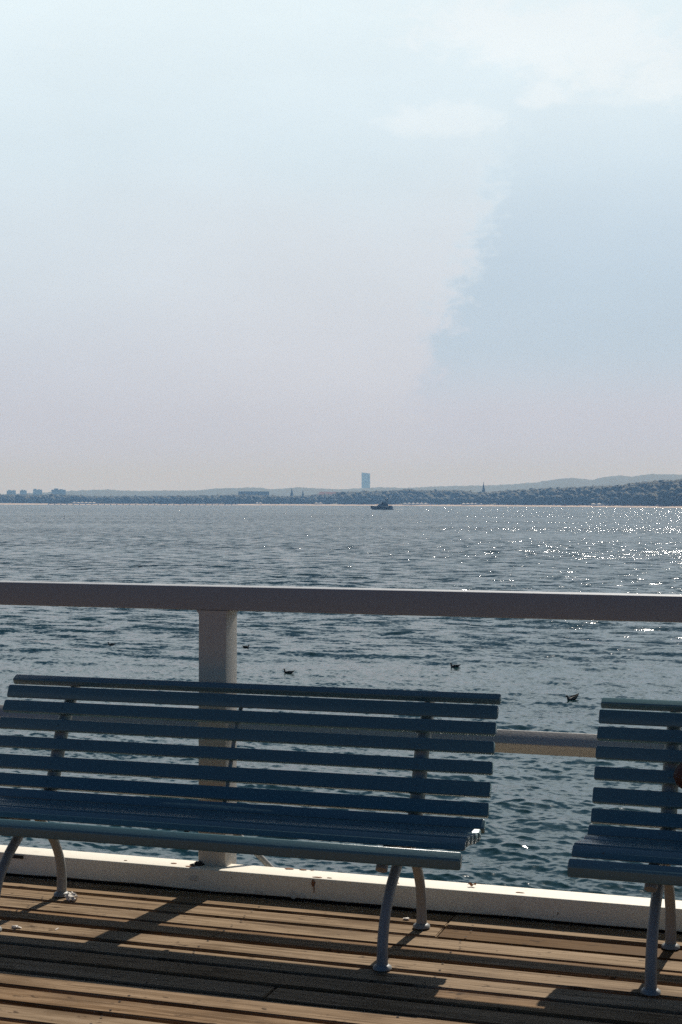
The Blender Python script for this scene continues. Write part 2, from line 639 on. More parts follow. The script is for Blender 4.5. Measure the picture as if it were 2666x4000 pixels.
def strip_mesh(name, mat, rows, az0=-26, az1=30, n=420, jitter=0.0):
    """land sheet: rows = list of functions az-> (distance, height)"""
    a = np.radians(np.linspace(az0, az1, n))
    V = []
    for f in rows:
        dd_, zz = f(a)
        V.append(np.stack([dd_ * np.sin(a - YAW), dd_ * np.cos(a - YAW), zz], -1))
    V = np.stack(V)
    R = len(rows)
    i = np.arange(R - 1)[:, None] * n + np.arange(n - 1)[None, :]
    F = np.stack([i, i + 1, i + n + 1, i + n], -1).reshape(-1, 4)[:, ::-1]
    return np_obj(name, V.reshape(-1, 3), F, mat, False)


def wob(a, f, s, amp):
    return np.array([noise.noise(Vector((float(q) * f, s, 0))) for q in a]) * amp


sd = lambda a: shore_d(px_of_az(a)) + wob(a, 60, 1.0, 10)
struct(strip_mesh('beach', M_sand, [lambda a: (sd(a) - 14, np.full_like(a, SEA_Z - .6)), lambda a: (sd(a), np.full_like(a, SEA_Z + .15)),
                                    lambda a: (sd(a) + 30, np.full_like(a, SEA_Z + 1.9)), lambda a: (sd(a) + 62, np.full_like(a, SEA_Z + 2.6))]))


def tree_top(a, d_):
    x = px_of_az(a)
    return top_z(tree_y(x), x, d_)


def ground(a, s):
    """height of the wooded ground s metres behind the beach"""
    x = px_of_az(a)
    d_ = shore_d(x) + 62 + 190
    full = np.maximum(tree_top(a, d_) - 9.5, SEA_Z + 2.7)
    f = np.clip(s / 190.0, 0, 1)
    return SEA_Z + 2.6 + (full - SEA_Z - 2.6) * (f * f * (3 - 2 * f))


struct(strip_mesh('land', M_land, [(lambda a, s=s: (sd(a) + 60 + s, ground(a, s) - (.1 if s else .2))) for s in (0, 30, 60, 90, 120, 150, 190, 260)] +
                  [lambda a: (sd(a) + 700, np.full_like(a, SEA_Z + 6)), lambda a: (np.full_like(a, 8000.), np.full_like(a, SEA_Z + 8))]))


def hill_row(dist, drop):
    def f(a):
        x = px_of_az(a)
        base = top_z(hill_y(x), x, 6200.) - drop
        rough = np.array([noise.noise(Vector((float(q) * 300, dist * .01, 0))) + .6 * noise.noise(Vector((float(q) * 900, dist * .01, 3))) for q in a]) * 3.2
        return np.full_like(a, dist), np.maximum(base + rough, SEA_Z + 5)
    return f


struct(strip_mesh('hills', M_hill, [hill_row(5000, 85), hill_row(5300, 55), hill_row(5700, 26), hill_row(6000, 8), hill_row(6200, 0), hill_row(6500, 12), hill_row(7600, 70)], n=900))


def forest_material():
    m, t = material('far_foliage')
    at = t.n('ShaderNodeAttribute', attribute_name='tint')
    c = t.mix(at.outputs['Fac'], (.008, .014, .009), (.030, .040, .022))
    finish(t, c, .85)
    return m


M_forest = forest_material()


def crown_template():
    bm = bmesh.new()
    bmesh.ops.create_icosphere(bm, subdivisions=2, radius=1)
    bm.verts.ensure_lookup_table()
    V = np.array([v.co[:] for v in bm.verts])
    F = np.array([[v.index for v in f.verts] for f in bm.faces])
    bm.free()
    return V, F


CV, CF = crown_template()


def wood(name, px0, px1, count, rmin, rmax, smax, seed, power=1.0):
    rng = np.random.default_rng(seed)
    Vs, Fs, tint = [], [], []
    variants = []
    for q in range(9):
        k = np.array([1 + .38 * noise.noise(Vector(v) * 1.6 + Vector((q * 7.1, 0, 0))) + .25 * noise.noise(Vector(v) * 4 + Vector((0, q * 3.3, 0))) for v in CV])
        variants.append(CV * k[:, None])
    x = rng.uniform(px0, px1, count)
    a = np.arctan((x - 1333) / FPX)
    s = smax * rng.uniform(0, 1, count) ** power
    d_ = shore_d(x) + 62 + s
    r = rmin * np.exp(rng.normal(.35, .38, count)).clip(.75, rmax / rmin)
    hgt = rng.uniform(.8, 1.45, count)
    z = ground(a, s) + r * hgt * rng.uniform(.5, .95, count)
    cap = tree_top(a, d_) + rng.normal(0, .9, count) + (rng.uniform(0, 1, count) > .985) * 2.5
    z = np.minimum(z + rng.uniform(1.0, 5.0, count), cap - r * hgt)
    for i in range(count):
        v = variants[i % 9]
        th = rng.uniform(0, 6.28)
        c, sn = math.cos(th), math.sin(th)
        w = np.stack([v[:, 0] * c - v[:, 1] * sn, v[:, 0] * sn + v[:, 1] * c, v[:, 2] * hgt[i]], -1) * r[i]
        w += np.array([d_[i] * math.sin(a[i] - YAW), d_[i] * math.cos(a[i] - YAW), z[i]])
        Vs.append(w)
        Fs.append(CF + i * len(CV))
        big = noise.noise(Vector((x[i] * .012, s[i] * .03, seed))) * .6 + noise.noise(Vector((x[i] * .05, s[i] * .1, seed))) * .3
        tint.append(np.full(len(CV), min(1, max(0, .5 + big + rng.uniform(-.2, .2)))))
    o = np_obj(name, np.concatenate(Vs), np.concatenate(Fs), M_forest, False)
    at = o.data.attributes.new('tint', 'FLOAT', 'POINT')
    at.data.foreach_set('value', np.concatenate(tint).astype(np.float32))
    struct(o, 'stuff')
    return o


wood('hillside_woods', 1330, 3000, 3800, 3.0, 8.5, 190, 3, .8)
wood('shore_woods', -350, 1330, 2700, 2.8, 7.5, 190, 4, .8)

# ------------------------------------------------------------------ town beyond the beach
M_glass = plain('dark_blue_glazing', (.07, .10, .14), .2, .1, .2)
M_tglass = plain('pale_tower_glazing', (.30, .27, .25), .4, .1, .2)
M_conc = plain('pale_concrete', (.52, .48, .44), .8, .08, .1)
M_conc2 = plain('grey_concrete', (.26, .27, .29), .8, .08, .1)
M_brick = plain('red_brick', (.30, .15, .11), .8, .15, .1)
M_roof = plain('red_roof_tiles', (.33, .14, .09), .8, .15, .1)
M_slate = plain('dark_slate_roof', (.055, .06, .065), .7, .1, .2)
M_tent = plain('white_canvas', (.82, .80, .76), .7, .05, .3)
M_dark = plain('dark_timber', (.05, .04, .035), .8, .2, .5)


def building(name, label, cat, px, ytop, wpx, dist, depth, mat, storeys, bays, group=None, flat=True, slope=0.0, roof_mat=None, yaw=0.0, glass=None, plant=()):
    """block seen at pixel px with its roof at ytop; walls, a roof slab and rows of windows"""
    c = at_dist(px, ytop, dist)
    ztop = c.z
    z0 = SEA_Z + 4
    w = wpx / FPX * dist
    h = ztop - z0
    r = empty(name, (c.x, c.y, z0), label, cat, group)
    r.rotation_euler.z = -math.atan((px - 1333) / FPX) + YAW + yaw
    bm = bmesh.new()
    vs_ = bm_box(bm, -w / 2, w / 2, 0, depth, 0, h)
    if slope:
        for v in bm.verts:
            if v.co.z > h - .1:
                v.co.z -= slope * (v.co.x + w / 2) / w
    new_obj('wall', bm, mat, r)
    bm = bmesh.new()
    if flat:
        bm_box(bm, -w / 2 - .4, w / 2 + .4, -.4, depth + .4, h + .02, h + .9)
        if slope:
            for v in bm.verts:
                v.co.z -= slope * (v.co.x + w / 2) / w
    else:
        y0, y1 = -.7, depth + .7
        hh = depth * .38
        P = [(-w / 2 - .7, y0, h + .02), (w / 2 + .7, y0, h + .02), (w / 2 + .7, y1, h + .02), (-w / 2 - .7, y1, h + .02),
             (-w / 2 + 2, (y0 + y1) / 2, h + hh), (w / 2 - 2, (y0 + y1) / 2, h + hh)]
        V = [bm.verts.new(p) for p in P]
        for f in ((0, 1, 5, 4), (1, 2, 5), (2, 3, 4, 5), (3, 0, 4), (3, 2, 1, 0)):
            bm.faces.new([V[i] for i in f])
    new_obj('roof', bm, roof_mat or mat, r)
    bw, sh_ = w / bays, (h - slope) / storeys
    for i in range(bays):
        for j in range(storeys):
            if (j + 1) * sh_ < 6:
                continue
            bm = bmesh.new()
            bm_box(bm, -w / 2 + (i + .18) * bw, -w / 2 + (i + .82) * bw, -.12, -.02, (j + .25) * sh_, (j + .8) * sh_)
            new_obj('window', bm, glass or M_glass, r)
    for u, pw, ph in plant:
        bm = bmesh.new()
        bm_box(bm, (u - pw / 2) * w, (u + pw / 2) * w, depth * .2, depth * .8, h + .95, h + .95 + ph)
        new_obj('roof_plant', bm, mat, r)
    return r


building('tower_block', 'tall slim glazed tower block with a slanted top rising above the far town', 'tower block', 1430, 1846, 33, 8300, 30, M_conc, 22, 3, slope=6.0, glass=M_tglass)
APT = [(45, 1917, 34, 5600, 'leftmost pale apartment block in the haze, half cut by the frame edge trees'),
       (92, 1917, 26, 5600, 'small pale apartment block second from the left in the hazy town'),
       (148, 1914, 34, 5600, 'apartment block standing third from left in the hazy town'),
       (230, 1914, 54, 5200, 'widest and darkest apartment block of the left group in the hazy town')]
for x, y, w, d_, lab in APT:
    building('apartment_block', lab, 'apartment block', x, y, w, d_, 14, M_conc2 if w > 50 else M_conc, 9, max(3, w // 9), 'apartment blocks on the far left shore', glass=M_tglass,
             plant=[(random.uniform(-.3, 0), .3, random.uniform(2, 4.5)), (random.uniform(.15, .35), .22, random.uniform(1.5, 3))])
building('long_building', 'long flat roofed building rising over the shore trees left of the pointed towers', 'building', 992, 1921, 120, 3700, 18, M_conc2, 6, 11)
building('hotel', 'long red roofed building among the shore trees left of the yacht', 'building', 1300, 1932, 110, 3350, 16, M_brick, 5, 9, flat=False, roof_mat=M_roof)
building('villa', 'low reddish villa at the tree edge behind the beach below the long building', 'house', 880, 1958, 50, 3230, 12, M_brick, 3, 4, flat=False, roof_mat=M_roof)


def spire(name, label, px, ytop, ybase, wpx, dist, tower_frac, mat, tmat, steps=0):
    c = at_dist(px, ytop, dist)
    zb = SEA_Z + 3
    h = c.z - zb
    w = wpx / FPX * dist
    r = empty(name, (c.x, c.y, zb), label, 'church tower' if steps == 0 else 'tower')
    r.rotation_euler.z = YAW - math.atan((px - 1333) / FPX)
    ht = h * tower_frac
    bm = bmesh.new()
    bm_box(bm, -w / 2, w / 2, -w / 2, w / 2, 0, ht)
    new_obj('wall', bm, tmat, r)
    bm = bmesh.new()
    prof = [(w * .58, ht), (w * .50, ht + .3), (w * .28, ht + (h - ht) * .35), (w * .12, ht + (h - ht) * .7), (.12, h)]
    rings = [[bm.verts.new((rr * math.cos(2 * math.pi * k / 8 + .39), rr * math.sin(2 * math.pi * k / 8 + .39), z)) for k in range(8)] for rr, z in prof]
    for q, w_ in zip(rings, rings[1:]):
        for k in range(8):
            bm.faces.new((q[k], q[(k + 1) % 8], w_[(k + 1) % 8], w_[k]))
    bm.faces.new(rings[0]); bm.faces.new(rings[-1])
    new_obj('spire', bm, mat, r)
    for sx in (-.22, .22):
        bm = bmesh.new()
        bm_box(bm, sx * w - w * .1, sx * w + w * .1, -w / 2 - .12, -w / 2 - .02, ht * .80, ht * .92)
        new_obj('window', bm, M_glass, r)
    return r


spire('church_tower', 'slender dark church spire standing above the woods right of the tall tower block', 1890, 1880, 1930, 15, 3050, .55, M_slate, M_conc2)
spire('pointed_tower', 'taller of two pointed dark towers above the shore trees', 1141, 1904, 1945, 15, 3250, .5, M_slate, M_brick, 1)
spire('pointed_tower', 'shorter of two pointed dark towers above the shore trees, nearer the yacht', 1184, 1912, 1945, 11, 3250, .55, M_slate, M_brick, 1)


def pavilion(px, wpx, label, back=38, hgt=4.2):
    a = math.atan((px - 1333) / FPX)
    d_ = float(shore_d(px)) + back
    w = wpx / FPX * d_
    p = azdir(a) * d_
    r = empty('beach_pavilion', (p.x, p.y, SEA_Z + 1.9), label, 'beach pavilion', 'white pavilions along the beach')
    r.rotation_euler.z = YAW - a
    n = max(2, int(w / 7))
    for i in range(n):
        x0 = -w / 2 + i * w / n
        x1 = x0 + w / n - .3
        bm = bmesh.new()
        V = [bm.verts.new(q) for q in ((x0, -3, 2.6), (x1, -3, 2.6), (x1, 3, 2.6), (x0, 3, 2.6), ((x0 + x1) / 2, 0, hgt + random.uniform(-.4, .5)))]
        for f in ((0, 1, 4), (1, 2, 4), (2, 3, 4), (3, 0, 4), (3, 2, 1, 0)):
            bm.faces.new([V[k] for k in f])
        new_obj('canopy', bm, M_tent, r)
    bm = bmesh.new()
    bm_box(bm, -w / 2 + .4, w / 2 - .4, -2.4, 2.4, 0, 2.58)
    new_obj('wall', bm, M_tent, r)


for px, w, lab in [(1245, 34, 'small white pavilion on the beach below the pointed towers'), (1012, 26, 'white pavilion at the left end of the beach'),
                   (330, 90, 'long low white pavilion on the far left shore'), (1640, 130, 'long white pavilion on the beach just right of the yacht'),
                   (1845, 80, 'white pavilion on the beach below the church spire'), (2342, 66, 'bright white pavilion below the right hand woods')]:
    pavilion(px, w, lab)

# people and parasols on the beach, one far mass of specks
rng_ = np.random.default_rng(21)
Vs, Fs, tint = [], [], []
for i in range(520):
    px = rng_.uniform(1000, 2700)
    a = math.atan((px - 1333) / FPX)
    d_ = float(shore_d(px)) + rng_.uniform(2, 55)
    par = rng_.uniform() < .25
    r3 = np.array([1.1, 1.1, .35]) if par else np.array([.3, .3, .85])
    Vs.append(CV * r3 + np.array([d_ * math.sin(a - YAW), d_ * math.cos(a - YAW), SEA_Z + 1.0 + (2.6 if par else 1.2)]))
    Fs.append(CF + i * len(CV))
    tint.append(np.full(len(CV), rng_.uniform(0, 1)))
m, t = material('beach_clothes')
at_ = t.n('ShaderNodeAttribute', attribute_name='tint').outputs['Fac']
finish(t, t.ramp(at_, [(0, (.04, .04, .05)), (.45, (.10, .09, .09)), (.7, (.45, .18, .14)), (1, (.75, .72, .68))]), .8)
o = np_obj('beach_crowd', np.concatenate(Vs), np.concatenate(Fs), m)
at = o.data.attributes.new('tint', 'FLOAT', 'POINT')
at.data.foreach_set('value', np.concatenate(tint).astype(np.float32))
struct(o, 'stuff')

# low dark jetty line at the water's edge on the left
jt = empty('far_jetty', (0, 0, 0), 'long low dark jetty lying along the far waterline on the left', 'jetty')
jp0 = on_z(190, 1972.5, SEA_Z); jp0 = azdir(math.atan((190 - 1333) / FPX)) * 3120
jp1 = azdir(math.atan((930 - 1333) / FPX)) * 2990
jd = (jp1 - jp0)
jt.location = (jp0.x, jp0.y, SEA_Z)
jt.rotation_euler.z = math.atan2(jd.y, jd.x)
bm = bmesh.new(); bm_box(bm, 0, jd.length, -2, 2, 1.6, 2.4); new_obj('deck', bm, M_dark, jt)
for k in range(30):
    bm = bmesh.new(); bm_box(bm, k * jd.length / 30, k * jd.length / 30 + .8, -1.6, 1.6, -1, 1.58); new_obj('pile', bm, M_dark, jt)

# ------------------------------------------------------------------ pier deck
def build_deck():
    rows = []
    y = 5.757 - .148 * 5 + .148 * 6       # board gaps lie at 5.757 - n * 0.148
    bm = bmesh.new()
    tone_l = bm.faces.layers.float.new('tone')
    rng = random.Random(5)
    ytop = 5.757
    first = True
    spec = {}
    for n in range(-1, 54):
        yb = ytop - .148 * n              # far edge of the row
        ya = yb - .148
        g = .0135
        xs = [-16.0]
        x = -16 + rng.uniform(2.5, 6)
        while x < 14:
            xs.append(x); x += rng.uniform(5.5, 6.5)
        xs.append(14.0)
        if -1 <= n <= 3:                  # the joint seen by the right leg of the near bench
            xs = [-16, -9.2, -5.4, -1.452 if n in (-1, 0) else -5.0 + n, 2.3, 6.2, 10.1, 14]
            xs = sorted(set(xs))
            if n not in (-1, 0):
                xs = [-16, -9.0 + n * .7, -4.9 + n * .3 if n % 2 else -5.6, 1.1 + n * .4, 5.0, 9.0, 14]
        for xa, xb in zip(xs, xs[1:]):
            dz = rng.uniform(-.0025, .0015)
            tone = rng.uniform(.18, .95)
            if n == 0 and xa > -1.5 and xa < 0:
                tone, dz = .05, -.004
            if n == -1 and xa > -1.5 and xa < 0:
                tone, dz = .9, .003
            y0, y1 = ya + g + rng.uniform(0, .003), yb - g - rng.uniform(0, .003)
            if n == 3:
                y1 -= .006
            if n == -1:
                y1 = 5.93
            before = set(bm.faces)
            bm_box(bm, xa + .002, xb - .002, y0, y1, -.045, dz, .0035, 2)
            for f in bm.faces:
                if f not in before:
                    f[tone_l] = tone
    for n in range(-1, 34):
        yc = ytop - .148 * n - .074
        for q in range(-5, 2):
            xj = q * .9 + .46
            for dy_ in (-.040, .040):
                cx, cy = xj + rng.uniform(-.012, .012), yc + dy_ + rng.uniform(-.006, .006)
                res = bmesh.ops.create_circle(bm, cap_ends=True, segments=8, radius=.0052)
                bmesh.ops.translate(bm, vec=(cx, cy, .0032), verts=res['verts'])
                for v in res['verts']:
                    for f in v.link_faces:
                        f[tone_l] = -1
    return struct(new_obj('pier_deck', bm, M_wood, smooth=35))


build_deck()
bm = bmesh.new()
for x in np.arange(-15.5, 14, .9):
    bm_box(bm, x, x + .12, -2.2, 6.0, -.30, -.047)
bm_box(bm, -16, 14, -2.2, 6.0, -.55, -.305)
bm_box(bm, -16, 14, 6.002, 6.06, -.62, -.002)
struct(new_obj('pier_beams', bm, M_beam))
for k in range(5):
    bm = bmesh.new()
    bm_sweep(bm, [(-14 + k * 6.5, 5.4, SEA_Z - 2), (-14 + k * 6.5, 5.4, -.56)], .2, .2, seg=14, smoothpath=False)
    tag(new_obj('pier_pile', bm, M_beam, smooth=40), 'dark timber pile under the pier deck', 'pile', 'timber piles under the pier')

# white edge beam (kerb) on the deck
KY0, KY1, KZ = 5.915, 6.055, .103
bm = bmesh.new()
bm_extrude_x(bm, round_poly([(KY0, .014), (KY0 + .002, KZ), (KY1, KZ - .002), (KY1, .014)], .006, 3), -16, 13, .004)
bmesh.ops.subdivide_edges(bm, edges=[e for e in bm.edges if abs(e.verts[0].co.x - e.verts[1].co.x) > 5], cuts=160)
for v in bm.verts:
    if v.co.z < .05:
        v.co.z += .006 * noise.noise(Vector((v.co.x * 3, 0, 0))) + .004 * noise.noise(Vector((v.co.x * 11, 5, 0)))
    v.co.y += .0015 * noise.noise(Vector((v.co.x * 2, v.co.z * 9, 2)))
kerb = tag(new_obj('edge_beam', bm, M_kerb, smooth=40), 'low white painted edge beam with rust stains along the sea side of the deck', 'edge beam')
bm = bmesh.new()
bm_box(bm, -3.452, -3.398, KY0 - .003, KY0 + .02, .082, .0975)
new_obj('drain_slot', bm, M_black, kerb)


def stain_material():
    m, t = material('rust_stain')
    oc = t.n('ShaderNodeTexCoord').outputs['Object']
    c = t.mix(t.noise(oc, 40, 4), (.10, .035, .012), (.30, .13, .05))
    finish(t, c, .8)
    return m


M_rust = stain_material()


def blotch(bm, cx, cy, cz, r, axis, seed, n=18, stretch=(1, 1), thick=.0022):
    """thin irregular patch of dirt lying on a top (axis z) or front (axis y) face"""
    ring, ring2 = [], []
    for k in range(n):
        a = 2 * math.pi * k / n
        rr = r * (1 + .55 * noise.noise(Vector((math.cos(a) * 1.6, math.sin(a) * 1.6, seed))))
        u, v = rr * math.cos(a) * stretch[0], rr * math.sin(a) * stretch[1]
        if axis == 'z':
            ring.append(bm.verts.new((cx + u, cy + v, cz + .0004))); ring2.append(bm.verts.new((cx + u * .7, cy + v * .7, cz + thick)))
        else:
            ring.append(bm.verts.new((cx + u, cy - .0004, cz + v))); ring2.append(bm.verts.new((cx + u * .7, cy - thick, cz + v * .7)))
    for k in range(n):
        bm.faces.new((ring[k], ring[(k + 1) % n], ring2[(k + 1) % n], ring2[k]))
    bm.faces.new(ring2)


bm = bmesh.new()
blotch(bm, -2.038, 5.935, KZ, .014, 'z', 1.0, stretch=(1.6, .6))
blotch(bm, -2.05, KY0, .082, .008, 'y', 2.0, stretch=(1.0, 1.7))
blotch(bm, -2.047, KY0, .062, .004, 'y', 3.0, stretch=(.6, 3.6))
blotch(bm, -1.99, 5.94, KZ, .007, 'z', 4.0, stretch=(1.5, .6))
for k, (x, y) in enumerate([(-2.92, 5.95), (-2.70, 5.97), (-2.61, 5.94), (-1.70, 5.95), (-1.2, 5.96), (-2.2, 6.04), (-2.1, 6.045), (-2.14, 6.042)]):
    blotch(bm, x, y, KZ - .0005, .005 + .004 * (k % 3), 'z', 5.0 + k, stretch=(1.8, .8))
new_obj('rust_stain', bm, M_rust, kerb)
bm = bmesh.new()
for k, (x, z, r_) in enumerate([(-2.585, .062, .017), (-2.14, .030, .019), (-2.10, .026, .012), (-2.30, .03, .007), (-2.28, .025, .006), (-2.47, .028, .005), (-1.6, .05, .006)]):
    blotch(bm, x, KY0 + .0005, z, r_, 'y', 20.0 + k, stretch=(1.2, .8))
new_obj('pale_patch', bm, plain('bird_droppings', (.62, .58, .50), .8), kerb)

# ------------------------------------------------------------------ railing
rail = empty('railing', (-2.53, 5.98, KZ), 'white painted pier railing with square post, flat top rail and diamond shaped middle rail', 'railing')
RO = Vector((-2.53, 5.98, KZ))


def rel(o, root=RO):
    o.location = -root
    return o


bm = bmesh.new()
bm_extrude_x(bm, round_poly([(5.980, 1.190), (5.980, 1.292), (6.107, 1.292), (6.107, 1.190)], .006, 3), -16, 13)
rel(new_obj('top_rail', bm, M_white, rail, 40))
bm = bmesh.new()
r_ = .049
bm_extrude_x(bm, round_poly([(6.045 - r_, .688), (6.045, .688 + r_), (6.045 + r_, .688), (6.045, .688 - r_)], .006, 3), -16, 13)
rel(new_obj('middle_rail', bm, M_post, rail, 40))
for px0 in (-2.593, -2.593 - 2.9, -2.593 - 5.8, -2.593 + 2.9, -2.593 + 5.8, -2.593 + 8.7):
    bm = bmesh.new()
    rp = round_poly([(px0, 5.9795), (px0 + .127, 5.9795), (px0 + .127, 6.1065), (px0, 6.1065)], .006, 3)
    levels = [(KZ - .09, 0), (1.150, 0), (1.172, -.0), (1.1895, .012)]
    rings = []
    cx, cy = px0 + .0635, 6.043
    for z, ex in levels:
        rings.append([bm.verts.new((cx + (p.x - cx) * (1 + ex / .0635) if ex else p.x, p.y, z)) for p in rp])
    n = len(rp)
    for q, w_ in zip(rings, rings[1:]):
        for k in range(n):
            bm.faces.new((q[k], q[(k + 1) % n], w_[(k + 1) % n], w_[k]))
    bm.faces.new(rings[0]); bm.faces.new(rings[-1])
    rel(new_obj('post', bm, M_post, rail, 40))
bm = bmesh.new()
bm_sweep(bm, [(-2.468, 6.085, .235), (-2.24, 6.13, .01), (-2.10, 6.15, -.13)], .013, .013, seg=10, smoothpath=False)
rel(new_obj('brace', bm, M_leg, rail, 40))
bm = bmesh.new()
bm_lump(bm, (-2.588, 5.975, KZ + .006), .016, (1.3, .8, .8), .6, 2, 3.0)
bm_lump(bm, (-2.612, 5.962, KZ + .003), .008, (1.4, .8, .6), .5, 2, 5.0)
rel(new_obj('dirt_clump', bm, M_black, rail))

# ------------------------------------------------------------------ benches
BACK = [  # outline of each backrest slat as (y, z): front-top, front-bottom, back-bottom, back-top
    [(5.800, .889), (5.812, .864), (5.846, .872), (5.833, .908)],
    [(5.772, .870), (5.757, .841), (5.752, .815), (5.782, .818), (5.797, .855)],
    [(5.738, .810), (5.712, .764), (5.738, .752), (5.763, .797)],
    [(5.698, .742), (5.682, .695), (5.711, .686), (5.726, .732)],
    [(5.672, .669), (5.650, .623), (5.678, .613), (5.699, .659)],
    [(5.640, .597), (5.614, .544), (5.641, .532), (5.667, .585)],
    [(5.606, .525), (5.582, .477), (5.608, .464), (5.633, .512)],
]
SEAT = [
    [(5.546, .476), (5.512, .445), (5.534, .421), (5.570, .452)],
    [(5.428, .447), (5.470, .455), (5.477, .420), (5.434, .411)],
    [(5.368, .4565), (5.420, .449), (5.416, .413), (5.363, .420)],
    [(5.305, .466), (5.359, .4585), (5.354, .422), (5.300, .429)],
    [(5.243, .472), (5.297, .4675), (5.293, .430), (5.239, .435)],
    [(5.234, .470), (5.203, .453), (5.193, .432), (5.222, .430)],
    [(5.152, .440), (5.122, .416), (5.127, .378), (5.158, .384), (5.172, .420)],
]
BO = Vector((0, 5.17, 0))
LEN = 2.12


def make_bench():
    root = empty('park_bench', (0, 0, 0), '', 'bench', 'slatted benches along the railing')
    for i, poly in enumerate(BACK + SEAT):
        bm = bmesh.new()
        P = [(y - BO.y, z) for y, z in poly]
        bm_extrude_x(bm, round_poly(P, .007, 4), -LEN, 0, .004)
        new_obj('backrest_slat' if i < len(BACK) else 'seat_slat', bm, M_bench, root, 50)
    yo = lambda y: y - BO.y
    for x in (-.29, -1.845):
        bm = bmesh.new()
        # bearer under the seat and the curved upright behind the backrest, one casting
        bm_sweep(bm, [(x, yo(5.160), .352), (x, yo(5.192), .388), (x, yo(5.245), .413), (x, yo(5.40), .396), (x, yo(5.50), .385), (x, yo(5.575), .415), (x, yo(5.638), .470),
                      (x, yo(5.675), .555), (x, yo(5.708), .640), (x, yo(5.742), .715), (x, yo(5.790), .785), (x, yo(5.835), .842), (x, yo(5.862), .872)],
                 [.022, .021, .02, .02, .022, .028, .030, .030, .030, .030, .028, .024, .02], [.021, .018, .016, .016, .018, .020, .021, .021, .021, .021, .019, .016, .012], seg=14)
        fr = new_obj('side_frame', bm, M_leg, root, 50)
        for path in ([(x, yo(5.174), .012), (x, yo(5.178), .09), (x, yo(5.212), .18), (x, yo(5.285), .262), (x, yo(5.375), .328), (x, yo(5.43), .388)],
                     [(x, yo(5.728), .012), (x, yo(5.727), .09), (x, yo(5.706), .17), (x, yo(5.655), .25), (x, yo(5.575), .325), (x, yo(5.51), .384)]):
            bm = bmesh.new()
            bm_sweep(bm, path, [.021, .020, .0195, .0195, .020, .021], [.020, .0195, .019, .019, .0195, .02], seg=14)
            lg = new_obj('leg', bm, M_leg, fr, 50)
            y0 = path[0][1]
            bm = bmesh.new()
            bm_sweep(bm, [(x, y0, .001), (x, y0, .009), (x, y0, .016)], [.034, .033, .023], [.034, .033, .023], seg=18, smoothpath=False)
            new_obj('foot', bm, M_leg, fr, 50)
    bm = bmesh.new()
    x = -1.065
    bm_sweep(bm, [(x, yo(5.18), .40), (x, yo(5.25), .424), (x, yo(5.40), .404), (x, yo(5.50), .398), (x, yo(5.575), .428), (x, yo(5.622), .480),
                  (x, yo(5.655), .560), (x, yo(5.69), .640), (x, yo(5.722), .715), (x, yo(5.770), .790), (x, yo(5.815), .845)],
             .009, .006, seg=8)
    new_obj('centre_strap', bm, M_leg, root, 50)
    # bolt heads that hold the slats on the frames
    for x in (-.29, -1.845):
        for poly in BACK[2:]:
            a = (Vector(poly[0]) + Vector(poly[1])) / 2
            nrm = Vector((-(poly[0][1] - poly[1][1]), poly[0][0] - poly[1][0])).normalized()
            bm = bmesh.new()
            c = Vector((x, yo(a.x), a.y))
            nn_ = Vector((0, nrm.x, nrm.y))
            bm_sweep(bm, [c - nn_ * .002, c + nn_ * .0015, c + nn_ * .0028], [.0052, .0052, .003], [.0052, .0052, .003], seg=8, smoothpath=False)
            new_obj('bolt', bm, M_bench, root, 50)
    return root


def copy_tree(o, parent=None):
    c = o.copy()
    COL.objects.link(c)
    if parent:
        c.parent = parent
        c.matrix_parent_inverse = o.matrix_parent_inverse.copy()
    for ch in [k for k in COL.objects if k.parent == o]:
        copy_tree(ch, c)
    return c


bench = make_bench()
bench2 = copy_tree(bench)
bench.location = (-1.238, 5.155, .002)
bench.rotation_euler.z = math.radians(.6)
bench['label'] = 'white slatted bench in shade-blue colour on curved cast legs, the whole bench left of the gap'
B2R = math.radians(-.9)
bench2.location = (-.871 + LEN * math.cos(B2R), 5.195 + LEN * math.sin(B2R), 0)
bench2.rotation_euler.z = B2R
bench2['label'] = 'white slatted bench in shade-blue colour at the right, cut off by the frame edge'

# ------------------------------------------------------------------ small things on and by the deck
bm = bmesh.new()
bm_lump(bm, (0, 0, 0), .05, (1, 1, 1), .12, 3, 2.0)
for v in bm.verts:                       # soft pouch: flat base, narrower mouth
    z = v.co.z / .05
    v.co.x *= 2.1 * (1 - .22 * z)
    v.co.y *= .62 * (1 - .25 * z)
    v.co.z = max(v.co.z, -.046) * 1.55
bag = empty('shoulder_bag', (-.452, 5.565, .685), 'dark reddish brown leather bag against the backrest of the right bench at the frame edge', 'bag')
new_obj('body', bm, M_bag, bag, 60)
bm = bmesh.new()
bm_sweep(bm, [(-.06, 0, .05), (-.05, .04, .16), (-.02, .16, .235), (.03, .16, .235), (.06, .04, .16), (.07, 0, .05)], .008, .003, seg=8)
new_obj('strap', bm, M_bag, bag, 50)

